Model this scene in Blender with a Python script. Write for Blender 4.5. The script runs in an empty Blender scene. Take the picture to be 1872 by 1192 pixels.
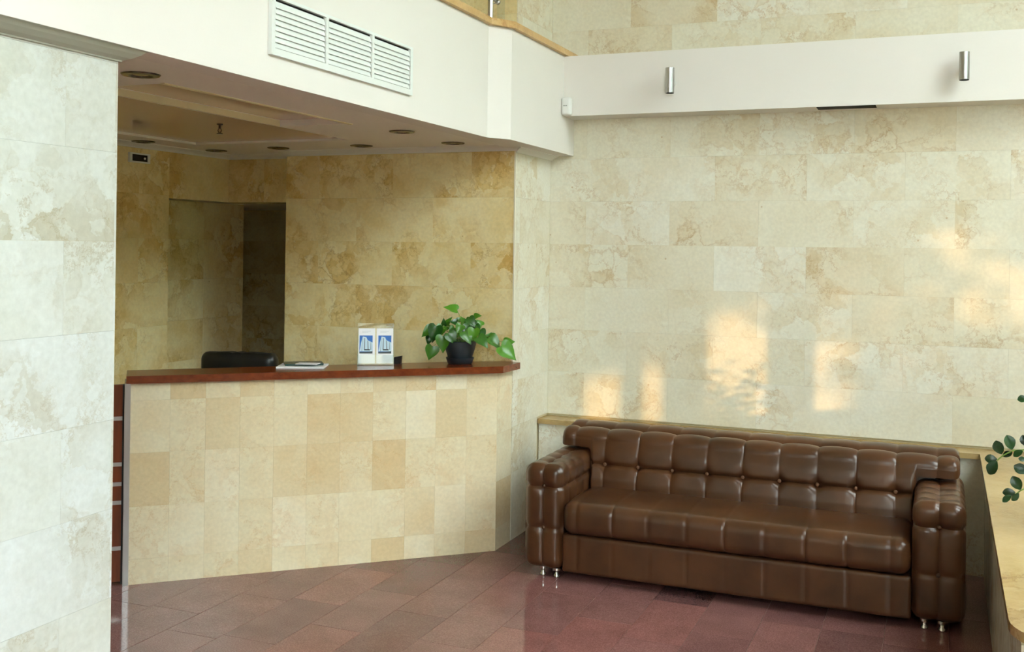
import bpy, bmesh, math, random
from mathutils import Vector, Matrix
random.seed(7)
S = bpy.context.scene
COL = S.collection

# ---------------------------------------------------------------- camera
F_PX, YAW, ROLL, Y0, HC = 1915.24, 0.391964, 0.013558, 452.62, 1.75
cam_d = bpy.data.cameras.new('camera'); cam = bpy.data.objects.new('camera', cam_d); COL.objects.link(cam)
cam_d.sensor_width = 36.0; cam_d.lens = 36.0 * F_PX / 1872.0
cam_d.shift_y = (Y0 - 596.0) / 1872.0
cam_d.clip_start = 0.05; cam_d.clip_end = 200
_r = Vector((math.cos(YAW), math.sin(YAW), 0)); _f = Vector((-math.sin(YAW), math.cos(YAW), 0)); _u = Vector((0, 0, 1))
_R = _r * math.cos(ROLL) + _u * math.sin(ROLL); _U = _u * math.cos(ROLL) - _r * math.sin(ROLL)
M = Matrix.Identity(4)
for i in range(3):
    M[i][0] = _R[i]; M[i][1] = _U[i]; M[i][2] = -_f[i]
M[2][3] = HC
cam.matrix_world = M
S.camera = cam
CPOS = Vector((0, 0, HC))
def ray(px, py): return _f + _R * ((px - 936) / F_PX) - _U * ((py - Y0) / F_PX)
def on_y(px, py, y): d = ray(px, py); return CPOS + d * (y / d.y)
def on_z(px, py, z): d = ray(px, py); return CPOS + d * ((z - HC) / d.z)

# ---------------------------------------------------------------- world, sun, exposure
S.view_settings.view_transform = 'Standard'; S.view_settings.look = 'None'
S.view_settings.gamma = 1.0; S.view_settings.use_curve_mapping = False
S.view_settings.exposure = 0.0
S.cycles.use_denoising = True
S.cycles.max_bounces = 10; S.cycles.diffuse_bounces = 5; S.cycles.glossy_bounces = 4
S.cycles.sample_clamp_indirect = 6.0
W = bpy.data.worlds.new('sky'); S.world = W; W.use_nodes = True
bg = W.node_tree.nodes['Background']; bg.inputs[0].default_value = (0.95, 1.0, 1.02, 1); bg.inputs[1].default_value = 15.8
sun_d = bpy.data.lights.new('sun', 'SUN'); sun = bpy.data.objects.new('sun', sun_d); COL.objects.link(sun)
SUN_E, SUN_A = math.radians(6.0), math.radians(40.0)
sdir = Vector((-math.cos(SUN_E) * math.cos(SUN_A), math.cos(SUN_E) * math.sin(SUN_A), -math.sin(SUN_E)))
sun.rotation_euler = sdir.to_track_quat('-Z', 'Y').to_euler()
sun.location = (8, -4, 4)
sun_d.energy = 3.6; sun_d.angle = 0.012; sun_d.color = (1.0, 0.56, 0.22)

# ---------------------------------------------------------------- helpers
def tag(o, label=None, cat=None, group=None, kind=None):
    if label: o['label'] = label
    if cat: o['category'] = cat
    if group: o['group'] = group
    if kind: o['kind'] = kind
    return o
def wmat(o):
    m = o.matrix_basis.copy()
    if o.parent: m = wmat(o.parent) @ o.matrix_parent_inverse @ m
    return m
def link(name, data, parent=None, mw=None):
    o = bpy.data.objects.new(name, data); COL.objects.link(o)
    if parent:
        o.parent = parent; o.matrix_parent_inverse = wmat(parent).inverted()
    if mw is not None: o.matrix_basis = mw
    return o
def mesh_from(name, bm, mats, smooth=False):
    bmesh.ops.recalc_face_normals(bm, faces=bm.faces)
    me = bpy.data.meshes.new(name); bm.to_mesh(me); bm.free()
    for m in (mats if isinstance(mats, (list, tuple)) else [mats]): me.materials.append(m)
    if smooth:
        for p in me.polygons: p.use_smooth = True
        me.set_sharp_from_angle(angle=math.radians(42))
    return me
def obj(name, bm, mat, parent=None, smooth=False, mw=None):
    return link(name, mesh_from(name, bm, mat, smooth), parent, mw)
def empty(name, loc, label, cat, group=None):
    o = bpy.data.objects.new(name, None); COL.objects.link(o); o.location = loc; o.empty_display_size = 0.1
    return tag(o, label, cat, group)
def struct(name, bm, mat, parent=None, label=None, smooth=False):
    o = obj(name, bm, mat, parent, smooth)
    if not parent: o['kind'] = 'structure'
    if label: o['label'] = label
    return o
def bx(bm, x0, x1, y0, y1, z0, z1, mi=0):
    v = [bm.verts.new(p) for p in ((x0,y0,z0),(x1,y0,z0),(x1,y1,z0),(x0,y1,z0),(x0,y0,z1),(x1,y0,z1),(x1,y1,z1),(x0,y1,z1))]
    for f in ((3,2,1,0),(4,5,6,7),(0,1,5,4),(1,2,6,5),(2,3,7,6),(3,0,4,7)):
        bm.faces.new([v[i] for i in f]).material_index = mi
def box(*a):
    bm = bmesh.new(); bx(bm, *a); return bm
def boxes(*bs):
    bm = bmesh.new()
    for b in bs: bx(bm, *b)
    return bm
def prism(bm, poly, z0, z1, mi=0):
    a = [bm.verts.new((p[0], p[1], z0)) for p in poly]; b = [bm.verts.new((p[0], p[1], z1)) for p in poly]
    n = len(poly)
    bm.faces.new(a[::-1]).material_index = mi; bm.faces.new(b).material_index = mi
    for i in range(n): bm.faces.new((a[i], a[(i+1) % n], b[(i+1) % n], b[i])).material_index = mi
def bev(bm, w, seg=2, ang=0.5):
    es = [e for e in bm.edges if len(e.link_faces) == 2 and e.calc_face_angle(0) > ang]
    bmesh.ops.bevel(bm, geom=es, offset=w, segments=seg, profile=0.5, affect='EDGES')
    return bm
def tube(bm, pts, r, seg=8, caps=True):
    pts = [Vector(p) for p in pts]; rings = []
    n = len(pts); prev = None
    for i, p in enumerate(pts):
        t = (pts[min(i+1, n-1)] - pts[max(i-1, 0)]).normalized()
        a = prev if prev and abs(prev.dot(t)) < 0.9 else (Vector((0,0,1)) if abs(t.z) < 0.9 else Vector((1,0,0)))
        s = t.cross(a).normalized(); c = s.cross(t).normalized(); prev = c
        rr = r[i] if isinstance(r, (list, tuple)) else r
        rings.append([bm.verts.new(p + s * math.cos(2*math.pi*k/seg) * rr + c * math.sin(2*math.pi*k/seg) * rr) for k in range(seg)])
    for i in range(n-1):
        for k in range(seg):
            bm.faces.new((rings[i][k], rings[i][(k+1) % seg], rings[i+1][(k+1) % seg], rings[i+1][k]))
    if caps:
        bm.faces.new(rings[0][::-1]); bm.faces.new(rings[-1])
def lathe(bm, prof, c, seg=24, axis='Z'):
    rings = []
    for r, h in prof:
        ring = []
        for k in range(seg):
            a = 2*math.pi*k/seg; p = (r*math.cos(a), r*math.sin(a), h)
            if axis == 'Y': p = (p[0], p[2], p[1])
            if axis == 'X': p = (p[2], p[0], p[1])
            ring.append(bm.verts.new((c[0]+p[0], c[1]+p[1], c[2]+p[2])))
        rings.append(ring)
    for i in range(len(rings)-1):
        for k in range(seg): bm.faces.new((rings[i][k], rings[i][(k+1) % seg], rings[i+1][(k+1) % seg], rings[i+1][k]))
    bm.faces.new(rings[0][::-1]); bm.faces.new(rings[-1])
def rbox(lo, hi, r, res, disp=None):
    """rounded box with a dense skin; disp(p, n) pushes the skin along its normal"""
    lo = Vector(lo); hi = Vector(hi); bm = bmesh.new(); cache = {}
    N = [max(2, int(round((hi[i]-lo[i])/res))) for i in range(3)]
    def vert(ijk):
        if ijk in cache: return cache[ijk]
        p = Vector([lo[i] + (hi[i]-lo[i]) * ijk[i]/N[i] for i in range(3)])
        inn = Vector([min(max(p[i], lo[i]+r), hi[i]-r) for i in range(3)])
        n = (p - inn).normalized(); q = inn + n * r
        if disp: q = q + n * disp(q, n)
        cache[ijk] = bm.verts.new(q); return cache[ijk]
    for ax in range(3):
        a, b = (ax+1) % 3, (ax+2) % 3
        for side in (0, N[ax]):
            for i in range(N[a]):
                for j in range(N[b]):
                    q = []
                    for di, dj in ((0,0),(1,0),(1,1),(0,1)):
                        k = [0,0,0]; k[ax] = side; k[a] = i+di; k[b] = j+dj; q.append(vert(tuple(k)))
                    if side == 0: q.reverse()
                    bm.faces.new(q)
    return bm

# ---------------------------------------------------------------- materials
def srgb(r, g, b):
    f = lambda c: (c/255/12.92) if c/255 <= 0.04045 else ((c/255+0.055)/1.055)**2.4
    return (f(r), f(g), f(b), 1)
class NT:
    def __init__(s, name):
        s.m = bpy.data.materials.new(name); s.m.use_nodes = True; s.t = s.m.node_tree
        s.b = s.t.nodes['Principled BSDF']
    def n(s, typ, **kw):
        nd = s.t.nodes.new(typ)
        for k, v in kw.items():
            if k.startswith('i_'):
                key = k[2:]; key = int(key) if key.isdigit() else key.replace('_', ' ')
                if hasattr(v, 'links') or isinstance(v, bpy.types.NodeSocket): s.t.links.new(v, nd.inputs[key])
                else: nd.inputs[key].default_value = v
            else: setattr(nd, k, v)
        return nd
    def link(s, a, b): s.t.links.new(a, b)
    def mix(s, fac, a, b, mode='MIX'):
        nd = s.t.nodes.new('ShaderNodeMix'); nd.data_type = 'RGBA'; nd.blend_type = mode
        for v, k in ((fac, 0), (a, 6), (b, 7)):
            if isinstance(v, bpy.types.NodeSocket): s.t.links.new(v, nd.inputs[k])
            else: nd.inputs[k].default_value = v
        return nd.outputs[2]
    def math(s, op, a, b=0.0, clamp=False):
        nd = s.t.nodes.new('ShaderNodeMath'); nd.operation = op; nd.use_clamp = clamp
        for v, k in ((a, 0), (b, 1)):
            if isinstance(v, bpy.types.NodeSocket): s.t.links.new(v, nd.inputs[k])
            else: nd.inputs[k].default_value = v
        return nd.outputs[0]
    def ramp(s, fac, stops):
        nd = s.t.nodes.new('ShaderNodeValToRGB'); e = nd.color_ramp.elements
        while len(e) < len(stops): e.new(0.5)
        for k, (p, c) in enumerate(stops): e[k].position = p; e[k].color = c
        s.t.links.new(fac, nd.inputs[0]); return nd.outputs[0]
def simple(name, col, rough=0.5, metal=0.0, spec=0.5):
    k = NT(name); k.b.inputs['Base Color'].default_value = col; k.b.inputs['Roughness'].default_value = rough
    k.b.inputs['Metallic'].default_value = metal; k.b.inputs['Specular IOR Level'].default_value = spec
    return k.m
g1 = lambda v: (v, v, v, 1)
def marble(name, light, mid, dark, vein, scale=1.0, rough=0.16, breccia=1.0, tone=0.5):
    k = NT(name); tc = k.n('ShaderNodeTexCoord'); oi = k.n('ShaderNodeObjectInfo')
    off = k.n('ShaderNodeVectorMath', operation='SCALE'); off.inputs[0].default_value = (13.7, 29.3, 7.9); k.link(oi.outputs['Random'], off.inputs['Scale'])
    add = k.n('ShaderNodeVectorMath', operation='ADD', i_0=tc.outputs['Object'], i_1=off.outputs[0])
    wn = k.n('ShaderNodeTexNoise', i_Vector=add.outputs[0], i_Scale=3.0*scale, i_Detail=6.0, i_Roughness=0.68)
    ws = k.n('ShaderNodeVectorMath', operation='SCALE', i_0=wn.outputs['Color']); ws.inputs['Scale'].default_value = 0.30/scale
    wv = k.n('ShaderNodeVectorMath', operation='ADD', i_0=add.outputs[0], i_1=ws.outputs[0]).outputs[0]
    v1 = k.n('ShaderNodeTexVoronoi', i_Vector=wv, i_Scale=6.5*scale); v1.inputs['Randomness'].default_value = 1.0
    v2 = k.n('ShaderNodeTexVoronoi', i_Vector=wv, i_Scale=17.0*scale)
    sep = k.n('ShaderNodeSeparateColor', i_0=v1.outputs['Color']); sep2 = k.n('ShaderNodeSeparateColor', i_0=v2.outputs['Color'])
    cells = k.math('ADD', k.math('MULTIPLY', sep.outputs[0], 0.65), k.math('MULTIPLY', sep2.outputs[1], 0.35))
    c_b = k.ramp(cells, [(0.15, dark), (0.45, mid), (0.78, light)])
    nz = k.n('ShaderNodeTexNoise', i_Vector=wv, i_Scale=2.6*scale, i_Detail=5.0, i_Roughness=0.55)
    c_s = k.ramp(nz.outputs['Fac'], [(0.30, mid), (0.55, light), (0.75, mid)])
    mk = k.n('ShaderNodeTexNoise', i_Vector=add.outputs[0], i_Scale=1.7*scale, i_Detail=2.0)
    mask = k.math('MULTIPLY', k.ramp(mk.outputs['Fac'], [(0.42, g1(0.05)), (0.66, g1(0.9))]), breccia, True)
    col = k.mix(mask, c_s, c_b)
    ve = k.n('ShaderNodeTexVoronoi', i_Vector=wv, i_Scale=6.5*scale); ve.feature = 'DISTANCE_TO_EDGE'
    vf = k.ramp(ve.outputs['Distance'], [(0.0, g1(1)), (0.06, g1(0))])
    vm = k.math('MULTIPLY', k.math('MULTIPLY', vf, k.math('MULTIPLY', mask, k.ramp(nz.outputs['Fac'], [(0.42, g1(0)), (0.62, g1(1))]))), 0.5)
    col = k.mix(vm, col, vein)
    rv = k.n('ShaderNodeTexNoise', i_Vector=wv, i_Scale=5.0*scale, i_Detail=7.0, i_Roughness=0.62)
    rl_ = k.math('ABSOLUTE', k.math('SUBTRACT', rv.outputs['Fac'], 0.5))
    rf = k.ramp(rl_, [(0.0, g1(1)), (0.016, g1(0))])
    rm = k.ramp(mk.outputs['Fac'], [(0.46, g1(0)), (0.60, g1(0.5))])
    col = k.mix(k.math('MULTIPLY', rf, rm), col, vein)
    fn = k.n('ShaderNodeTexNoise', i_Vector=add.outputs[0], i_Scale=55.0, i_Detail=3.0)
    col = k.mix(1.0, col, k.ramp(fn.outputs['Fac'], [(0.25, g1(0.93)), (0.75, g1(1.05))]), 'MULTIPLY')
    sp = k.n('ShaderNodeTexVoronoi', i_Vector=add.outputs[0], i_Scale=5.0)   # rare dark specks
    spm = k.math('MULTIPLY', k.math('LESS_THAN', sp.outputs['Distance'], 0.030), 0.55)
    col = k.mix(spm, col, vein)
    tn = k.ramp(oi.outputs['Random'], [(0.0, (1-0.10*tone, 1-0.19*tone, 1-0.30*tone, 1)), (0.3, (1-0.03*tone, 1-0.06*tone, 1-0.10*tone, 1)), (0.65, g1(1.0)), (1.0, (1.04, 1.05, 1.10, 1))])
    col = k.mix(1.0, col, tn, 'MULTIPLY')
    k.link(col, k.b.inputs['Base Color'])
    rn = k.n('ShaderNodeTexNoise', i_Vector=add.outputs[0], i_Scale=12.0, i_Detail=2.0)
    k.link(k.ramp(rn.outputs['Fac'], [(0.3, g1(rough*0.85)), (0.7, g1(rough*1.3))]), k.b.inputs['Roughness'])
    return k.m
MARBLE = marble('polished_cream_marble', srgb(234,232,215), srgb(228,221,198), srgb(217,203,170), srgb(186,152,104))
MARBLE_R = marble('warm_shade_reception_marble', srgb(243,229,180), srgb(234,209,144), srgb(218,183,112), srgb(168,122,58), scale=1.25, breccia=1.3, tone=0.55)  # warm tint of the shaded reception is put into this marble's colour
MARBLE_C = marble('counter_cream_marble', srgb(232,222,192), srgb(227,209,172), srgb(220,188,144), srgb(210,178,132), breccia=0.5, tone=1.15)
MARBLE_W = marble('dimmed_column_marble', srgb(216,221,217), srgb(203,206,196), srgb(186,182,162), srgb(166,152,120), scale=1.0, tone=0.3)  # same marble, colour lowered to offset the strong window light
GROUT = simple('stone_joint', srgb(206,192,152), 0.8)
LEDGE = marble('ledge_marble', srgb(186,162,114), srgb(168,140,90), srgb(142,110,64), srgb(116,84,42), scale=0.8, breccia=0.8)
COPING = marble('coping_marble', srgb(214,180,124), srgb(200,160,100), srgb(176,130,74), srgb(130,90,44))
def paint(name, col, rough=0.6):
    k = NT(name); tc = k.n('ShaderNodeTexCoord'); n = k.n('ShaderNodeTexNoise', i_Vector=tc.outputs['Object'], i_Scale=1.3, i_Detail=3.0)
    c = k.mix(1.0, col, k.ramp(n.outputs['Fac'], [(0.3, g1(0.97)), (0.7, g1(1.0))]), 'MULTIPLY')
    k.link(c, k.b.inputs['Base Color']); k.b.inputs['Roughness'].default_value = rough
    return k.m
WHITE = paint('warm_white_paint', srgb(242,239,234))
CEIL = paint('ceiling_paint', srgb(253,250,246), 0.5)
HALL = paint('hall_paint', srgb(222,212,190), 0.6)
CORN = paint('cornice_plaster', srgb(246,246,240), 0.5)
GLOSSC = simple('stretch_ceiling_film', srgb(226,204,182), 0.08, 0, 0.9)
def granite():
    k = NT('purple_granite'); tc = k.n('ShaderNodeTexCoord'); oi = k.n('ShaderNodeObjectInfo')
    off = k.n('ShaderNodeVectorMath', operation='SCALE'); off.inputs[0].default_value = (17.0, 9.0, 5.0); k.link(oi.outputs['Random'], off.inputs['Scale'])
    v = k.n('ShaderNodeVectorMath', operation='ADD', i_0=tc.outputs['Object'], i_1=off.outputs[0]).outputs[0]
    n1 = k.n('ShaderNodeTexNoise', i_Vector=v, i_Scale=160.0, i_Detail=3.0, i_Roughness=0.7)
    n2 = k.n('ShaderNodeTexNoise', i_Vector=v, i_Scale=6.0, i_Detail=4.0)
    c = k.ramp(n1.outputs['Fac'], [(0.28, srgb(108,72,70)), (0.5, srgb(130,91,87)), (0.74, srgb(154,116,110))])
    c = k.mix(1.0, c, k.ramp(n2.outputs['Fac'], [(0.3, g1(0.86)), (0.7, g1(1.1))]), 'MULTIPLY')
    c = k.mix(1.0, c, k.ramp(oi.outputs['Random'], [(0.0, (0.66,0.63,0.68,1)), (0.22, (0.92,0.89,0.93,1)), (0.7, (1.03,1.0,1.02,1)), (1.0, (1.16,1.0,0.99,1))]), 'MULTIPLY')
    k.link(c, k.b.inputs['Base Color']); k.b.inputs['Roughness'].default_value = 0.10; k.b.inputs['Specular IOR Level'].default_value = 0.5
    return k.m
GRANITE = granite()
FGROUT = simple('floor_joint', srgb(150,116,104), 0.7)
def leather(name, c0, c1, rough):
    k = NT(name); tc = k.n('ShaderNodeTexCoord')
    n = k.n('ShaderNodeTexNoise', i_Vector=tc.outputs['Object'], i_Scale=5.0, i_Detail=4.0)
    k.link(k.ramp(n.outputs['Fac'], [(0.3, c0), (0.7, c1)]), k.b.inputs['Base Color'])
    vv = k.n('ShaderNodeTexVoronoi', i_Vector=tc.outputs['Object'], i_Scale=380.0); vv.feature = 'DISTANCE_TO_EDGE'
    bp = k.n('ShaderNodeBump', i_Height=vv.outputs['Distance']); bp.inputs['Strength'].default_value = 0.05; bp.inputs['Distance'].default_value = 0.002
    k.link(bp.outputs[0], k.b.inputs['Normal']); k.b.inputs['Roughness'].default_value = rough
    return k.m
LEATHER = leather('brown_leather', srgb(62,38,22), srgb(88,55,33), 0.28)
BUTTON = simple('button_leather', srgb(120,84,62), 0.25)
BLACKL = leather('black_leather', srgb(16,18,18), srgb(26,28,28), 0.35)
def wood(name, a, b, rough=0.22, axis='X'):
    k = NT(name); tc = k.n('ShaderNodeTexCoord'); mp = k.n('ShaderNodeMapping', i_Vector=tc.outputs['Object'])
    mp.inputs['Scale'].default_value = (3, 30, 30) if axis == 'X' else (30, 30, 3)
    n = k.n('ShaderNodeTexNoise', i_Vector=mp.outputs[0], i_Scale=1.0, i_Detail=5.0, i_Roughness=0.65)
    k.link(k.ramp(n.outputs['Fac'], [(0.3, a), (0.7, b)]), k.b.inputs['Base Color']); k.b.inputs['Roughness'].default_value = rough
    return k.m
WOOD = wood('red_brown_lacquered_wood', srgb(92,36,12), srgb(128,58,24))
WOODG = wood('gate_wood', srgb(110,46,14), srgb(136,62,22), 0.3, 'Z')
CHROME = simple('brushed_steel', srgb(190,190,190), 0.30, 1.0)
CHROME2 = simple('polished_chrome', srgb(215,215,212), 0.08, 1.0)
BRONZE = simple('dark_bronze', srgb(84,66,56), 0.35, 0.7)
DARK = simple('dark_void', srgb(22,20,18), 0.8)
BLACKP = simple('black_plastic', srgb(18,18,20), 0.35)
WHITEP = simple('white_plastic', srgb(238,240,238), 0.35)
ALUW = simple('white_enamelled_metal', srgb(238,244,242), 0.35)
PAPER = simple('white_paper', srgb(244,245,248), 0.6)
BLUE = simple('print_blue', srgb(28,104,188), 0.5)
SKYB = simple('print_pale_blue', srgb(196,222,236), 0.5)
GREYP = simple('print_grey', srgb(120,134,146), 0.5)
DGREY = simple('print_dark_grey', srgb(52,64,72), 0.5)
MARKG = simple('print_mark_grey', srgb(120,124,120), 0.5)
PGREEN = simple('dark_green_print', srgb(24,58,52), 0.3)
POT = simple('dark_slate_plastic', srgb(34,42,48), 0.4)
SOIL = simple('potting_soil', srgb(30,22,16), 0.9)
POTC = simple('olive_ceramic', srgb(150,140,50), 0.3)
BARK = simple('bark', srgb(70,56,42), 0.9)
def leafmat(name, a, b):
    k = NT(name); oi = k.n('ShaderNodeObjectInfo'); tc = k.n('ShaderNodeTexCoord')
    n = k.n('ShaderNodeTexNoise', i_Vector=tc.outputs['Object'], i_Scale=40.0, i_Detail=2.0)
    c = k.mix(oi.outputs['Random'], a, b)
    c = k.mix(1.0, c, k.ramp(n.outputs['Fac'], [(0.3, g1(0.85)), (0.7, g1(1.15))]), 'MULTIPLY')
    k.link(c, k.b.inputs['Base Color']); k.b.inputs['Roughness'].default_value = 0.26
    return k.m
LEAF = leafmat('pothos_leaf', srgb(26,74,20), srgb(84,142,36))
LEAF2 = leafmat('glossy_dark_leaf', srgb(8,38,16), srgb(24,66,26))
STEM = simple('green_stem', srgb(120,150,70), 0.5)
FOLIAGE = simple('outdoor_foliage', srgb(60,96,46), 0.7)
def glassmat(name, tint, gloss=0.06):
    k = NT(name); t = k.t
    tr = k.n('ShaderNodeBsdfTransparent'); tr.inputs[0].default_value = tint
    gl = k.n('ShaderNodeBsdfGlossy'); gl.inputs['Roughness'].default_value = 0.02
    mx = k.n('ShaderNodeMixShader'); mx.inputs[0].default_value = gloss
    k.link(tr.outputs[0], mx.inputs[1]); k.link(gl.outputs[0], mx.inputs[2])
    k.link(mx.outputs[0], t.nodes['Material Output'].inputs[0])
    return k.m
GLASS = glassmat('window_glass', (0.95, 0.985, 0.97, 1))
ACRYL = glassmat('clear_acrylic', (0.95, 0.97, 0.96, 1), 0.08)

# ---------------------------------------------------------------- tiles
_tm = {}
def tile_mesh(w, h, t, mat, c=0.0002):
    key = (round(w, 4), round(h, 4), t, mat.name)
    if key in _tm: return _tm[key]
    bm = bmesh.new()
    a = [bm.verts.new(p) for p in ((0,0,0),(w,0,0),(w,h,0),(0,h,0))]
    b = [bm.verts.new(p) for p in ((0,0,t-c),(w,0,t-c),(w,h,t-c),(0,h,t-c))]
    d = [bm.verts.new(p) for p in ((c,c,t),(w-c,c,t),(w-c,h-c,t),(c,h-c,t))]
    for i in range(4):
        j = (i+1) % 4
        bm.faces.new((a[i], a[j], b[j], b[i])); bm.faces.new((b[i], b[j], d[j], d[i]))
    bm.faces.new(d); bm.faces.new(a[::-1])
    _tm[key] = mesh_from('tile', bm, mat); return _tm[key]
def frame(o, u, v):
    u = Vector(u).normalized(); v = Vector(v).normalized(); n = u.cross(v)
    m = Matrix.Identity(4)
    for i in range(3): m[i][0] = u[i]; m[i][1] = v[i]; m[i][2] = n[i]; m[i][3] = o[i]
    return m
def tile_wall(parent, origin, u, v, rects, mat, t=0.008, gap=0.0004):
    """rects: (u0,u1,v0,v1); tiles stand proud of the plane through origin by t"""
    f = frame(Vector(origin), u, v)
    for (u0, u1, v0, v1) in rects:
        if u1-u0 < 0.012 or v1-v0 < 0.008: continue
        link('tile', tile_mesh(u1-u0-gap, v1-v0-gap, t, mat), parent, f @ Matrix.Translation((u0+gap/2, v0+gap/2, random.uniform(-0.0006, 0.0))))
def bond(u0, u1, rows, tw, phase):
    """running bond: rows = list of z seams; phase(i) = joint offset of row i"""
    out = []
    for i in range(len(rows)-1):
        j = phase(i); x = j + tw * math.floor((u0 - j)/tw)
        while x < u1 - 1e-6:
            a, b = max(x, u0), min(x+tw, u1)
            if b - a > 0.02: out.append((a, b, rows[i], rows[i+1]))
            x += tw
    return out
T = 0.008
XP, YW, YA, YB, XL = -2.376, 6.388, 5.785, 5.93, -4.57
XWIN = 1.40; ZTOP = 5.8; WTOP = 5.3; NTOP = 5.0
ROWS = [0.404 + 0.2745*k for k in range(0, 18)]      # 0.404, 0.678, 0.953, 1.227 ...

# ---------------------------------------------------------------- the setting: floor
floor = struct('floor', box(-7.2, XWIN+0.1, -6.8, 7.8, -0.10, -0.008), GRANITE)
gr = obj('joint_bed', box(-4.7, 0.30, 2.55, 6.40, -0.012, -0.0035), FGROUT, floor)
XW0, FW = -0.508, 0.2727
known = {0: 4.50, 1: 4.77, 2: 4.575, 3: 4.73, 4: 4.463, 5: 4.70, 6: 4.45}
for c in range(-3, 16):
    x0 = XW0 - FW*(c+1); x1 = x0 + FW
    ph = known.get(c, random.uniform(4.2, 4.74)); y = ph - 0.545*4
    while y < 6.36:
        a, b = max(y, 2.6), min(y+0.545, 6.36)
        if b - a > 0.03 and x1 <= 0.22 + FW and x0 > -4.75:
            link('tile', tile_mesh(FW-0.0022, b-a-0.0022, 0.009, GRANITE, 0.0008), floor, Matrix.Translation((x0+0.0011, a+0.0011, -0.009+random.uniform(-0.0003, 0.0003))))
        y += 0.545

# ---------------------------------------------------------------- back wall behind the sofa
wb = struct('wall_back', box(XP-0.02, XWIN+0.2, YW+T, YW+0.30, 0, ZTOP), GROUT)
tile_wall(wb, (0, YW+T, 0), (1,0,0), (0,0,1),
          bond(XP, XWIN, ROWS[1:], 0.545, lambda i: (-1.585 if i % 2 == 0 else -1.850)), MARBLE)
# pier: the wall in front of it, facing the windows, and the reception back wall
wp = struct('wall_pier', box(-4.0, XP-T, YA+T, YW+0.3, 0, ZTOP), GROUT)
tile_wall(wp, (XP-T, 0, 0), (0,1,0), (0,0,1), bond(YA+0.002, YW, ROWS[1:] , 0.545, lambda i: 5.60 if i % 2 else 5.87), MARBLE)
tile_wall(wp, (XP-T, 0, 0), (0,1,0), (0,0,1), [(YA+0.002, 6.06, 0.0, 0.404), (6.06, YW, 0.0, 0.404), (YA+0.002, 6.20, 0.404, 0.678)], MARBLE)
tile_wall(wp, (0, YA+T, 0), (1,0,0), (0,0,1), bond(-4.0, XP-0.004, ROWS[1:], 0.5425, lambda i: (-3.465 if i % 2 == 0 else -3.205)), MARBLE_R)
obj('corner_strip', box(XP-0.006, XP+0.003, YA-0.003, YA+0.006, 1.06, 2.34), simple('pale_corner_strip', srgb(240,234,214), 0.3), wp)

# reception rear walls
wr = struct('wall_reception', boxes((XL-0.30, XL-T, 1.6, 5.33, 0, 2.7), (XL-0.30, XL-T, 5.33, YB, 2.035, 2.7), (XL-0.30, -4.0, YB+T, YB+0.2, 2.035, 2.7),
            (-5.1, -4.78, 5.20, 6.37, 0, 2.2), (-5.8, -4.0, 7.40, 7.6, 0, 2.2), (-5.8, -5.6, 6.2, 7.5, 0, 2.2), (-5.6, -4.78, 6.2, 6.37, 0, 2.2), (-4.05, -4.0, 5.9, 7.45, 0, 2.05), (XL-0.30, -2.86, 1.45, 1.6, 0, 2.7)), GROUT)
tile_wall(wr, (XL-T, 0, 0), (0,1,0), (0,0,1), bond(3.4, 5.33, [ROWS[k] for k in range(1, 7)] + [2.36], 0.5425, lambda i: 5.33 if i % 2 == 0 else 5.06), MARBLE_R)
tile_wall(wr, (XL-T, 0, 0), (0,1,0), (0,0,1), [(5.33, YB, 2.035, 2.36)], MARBLE_R)
tile_wall(wr, (0, YB+T, 0), (1,0,0), (0,0,1), [(XL, -4.28, 2.035, 2.36), (-4.28, -4.0, 2.035, 2.36)], MARBLE_R)
RR = [ROWS[k] for k in range(1, 6)] + [2.04]
tile_wall(wr, (-4.78, 0, 0), (0,1,0), (0,0,1), [(a, b, RR[i], RR[i+1]) for i in range(5) for a, b in ((5.33, 5.925), (5.925, 6.37))], MARBLE_R)
tile_wall(wr, (0, 7.40, 0), (1,0,0), (0,0,1), [(a, b, RR[i], RR[i+1]) for i in range(5) for a, b in ((-5.6, -5.06), (-5.06, -4.52), (-4.52, -4.06))], MARBLE_R)
struct('trim_1', boxes((-5.8, XL-0.3, 5.2, 7.6, 2.036, 2.2), (XL-0.3, XL-0.012, 5.335, 7.6, 2.036, 2.2), (XL-0.012, -4.0, YB+0.012, 7.6, 2.036, 2.2)), CEIL)

# big pale pier in front, on the left
XC, YC = -2.37, 2.527
wl = struct('wall_left', box(-2.86, XC-T, 0.6, YC-T, 0, 2.42), GROUT)
CR = [0.102 + 0.275*k for k in range(9)] + [2.36]
CR = [0.0] + CR
tile_wall(wl, (XC-T, 0, 0), (0,1,0), (0,0,1), bond(0.6, YC, CR, 0.545, lambda i: 2.32 if i % 2 == 0 else 2.045), MARBLE_W)
tile_wall(wl, (-2.86, YC-T, 0), (-1,0,0), (0,0,1), [(-0.49, -0.25, CR[i], CR[i+1]) for i in range(len(CR)-1)] + [(-0.25, -0.002, CR[i], CR[i+1]) for i in range(len(CR)-1)], MARBLE_W)

# white gallery front (beam) with its chamfered turn
ZB, ZG = 2.345, 2.955
bm = bmesh.new()
prism(bm, [(-2.30, -6.6), (-2.30, 5.19), (-2.22, 5.33), (-2.22, YW+0.02), (-2.42, YW+0.02), (-2.42, -6.6)], ZB, ZG)
struct('wall_gallery', bm, WHITE)
# stone coping on the gallery edge
bm = bmesh.new()
prism(bm, [(-2.275, -6.6), (-2.275, 5.175), (-2.195, 5.315), (-2.195, YW-0.001), (-2.45, YW-0.001), (-2.45, -6.6)], ZG+0.0005, ZG+0.036)
bev(bm, 0.008, 2, 0.9)
struct('trim_2', bm, COPING)
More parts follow.
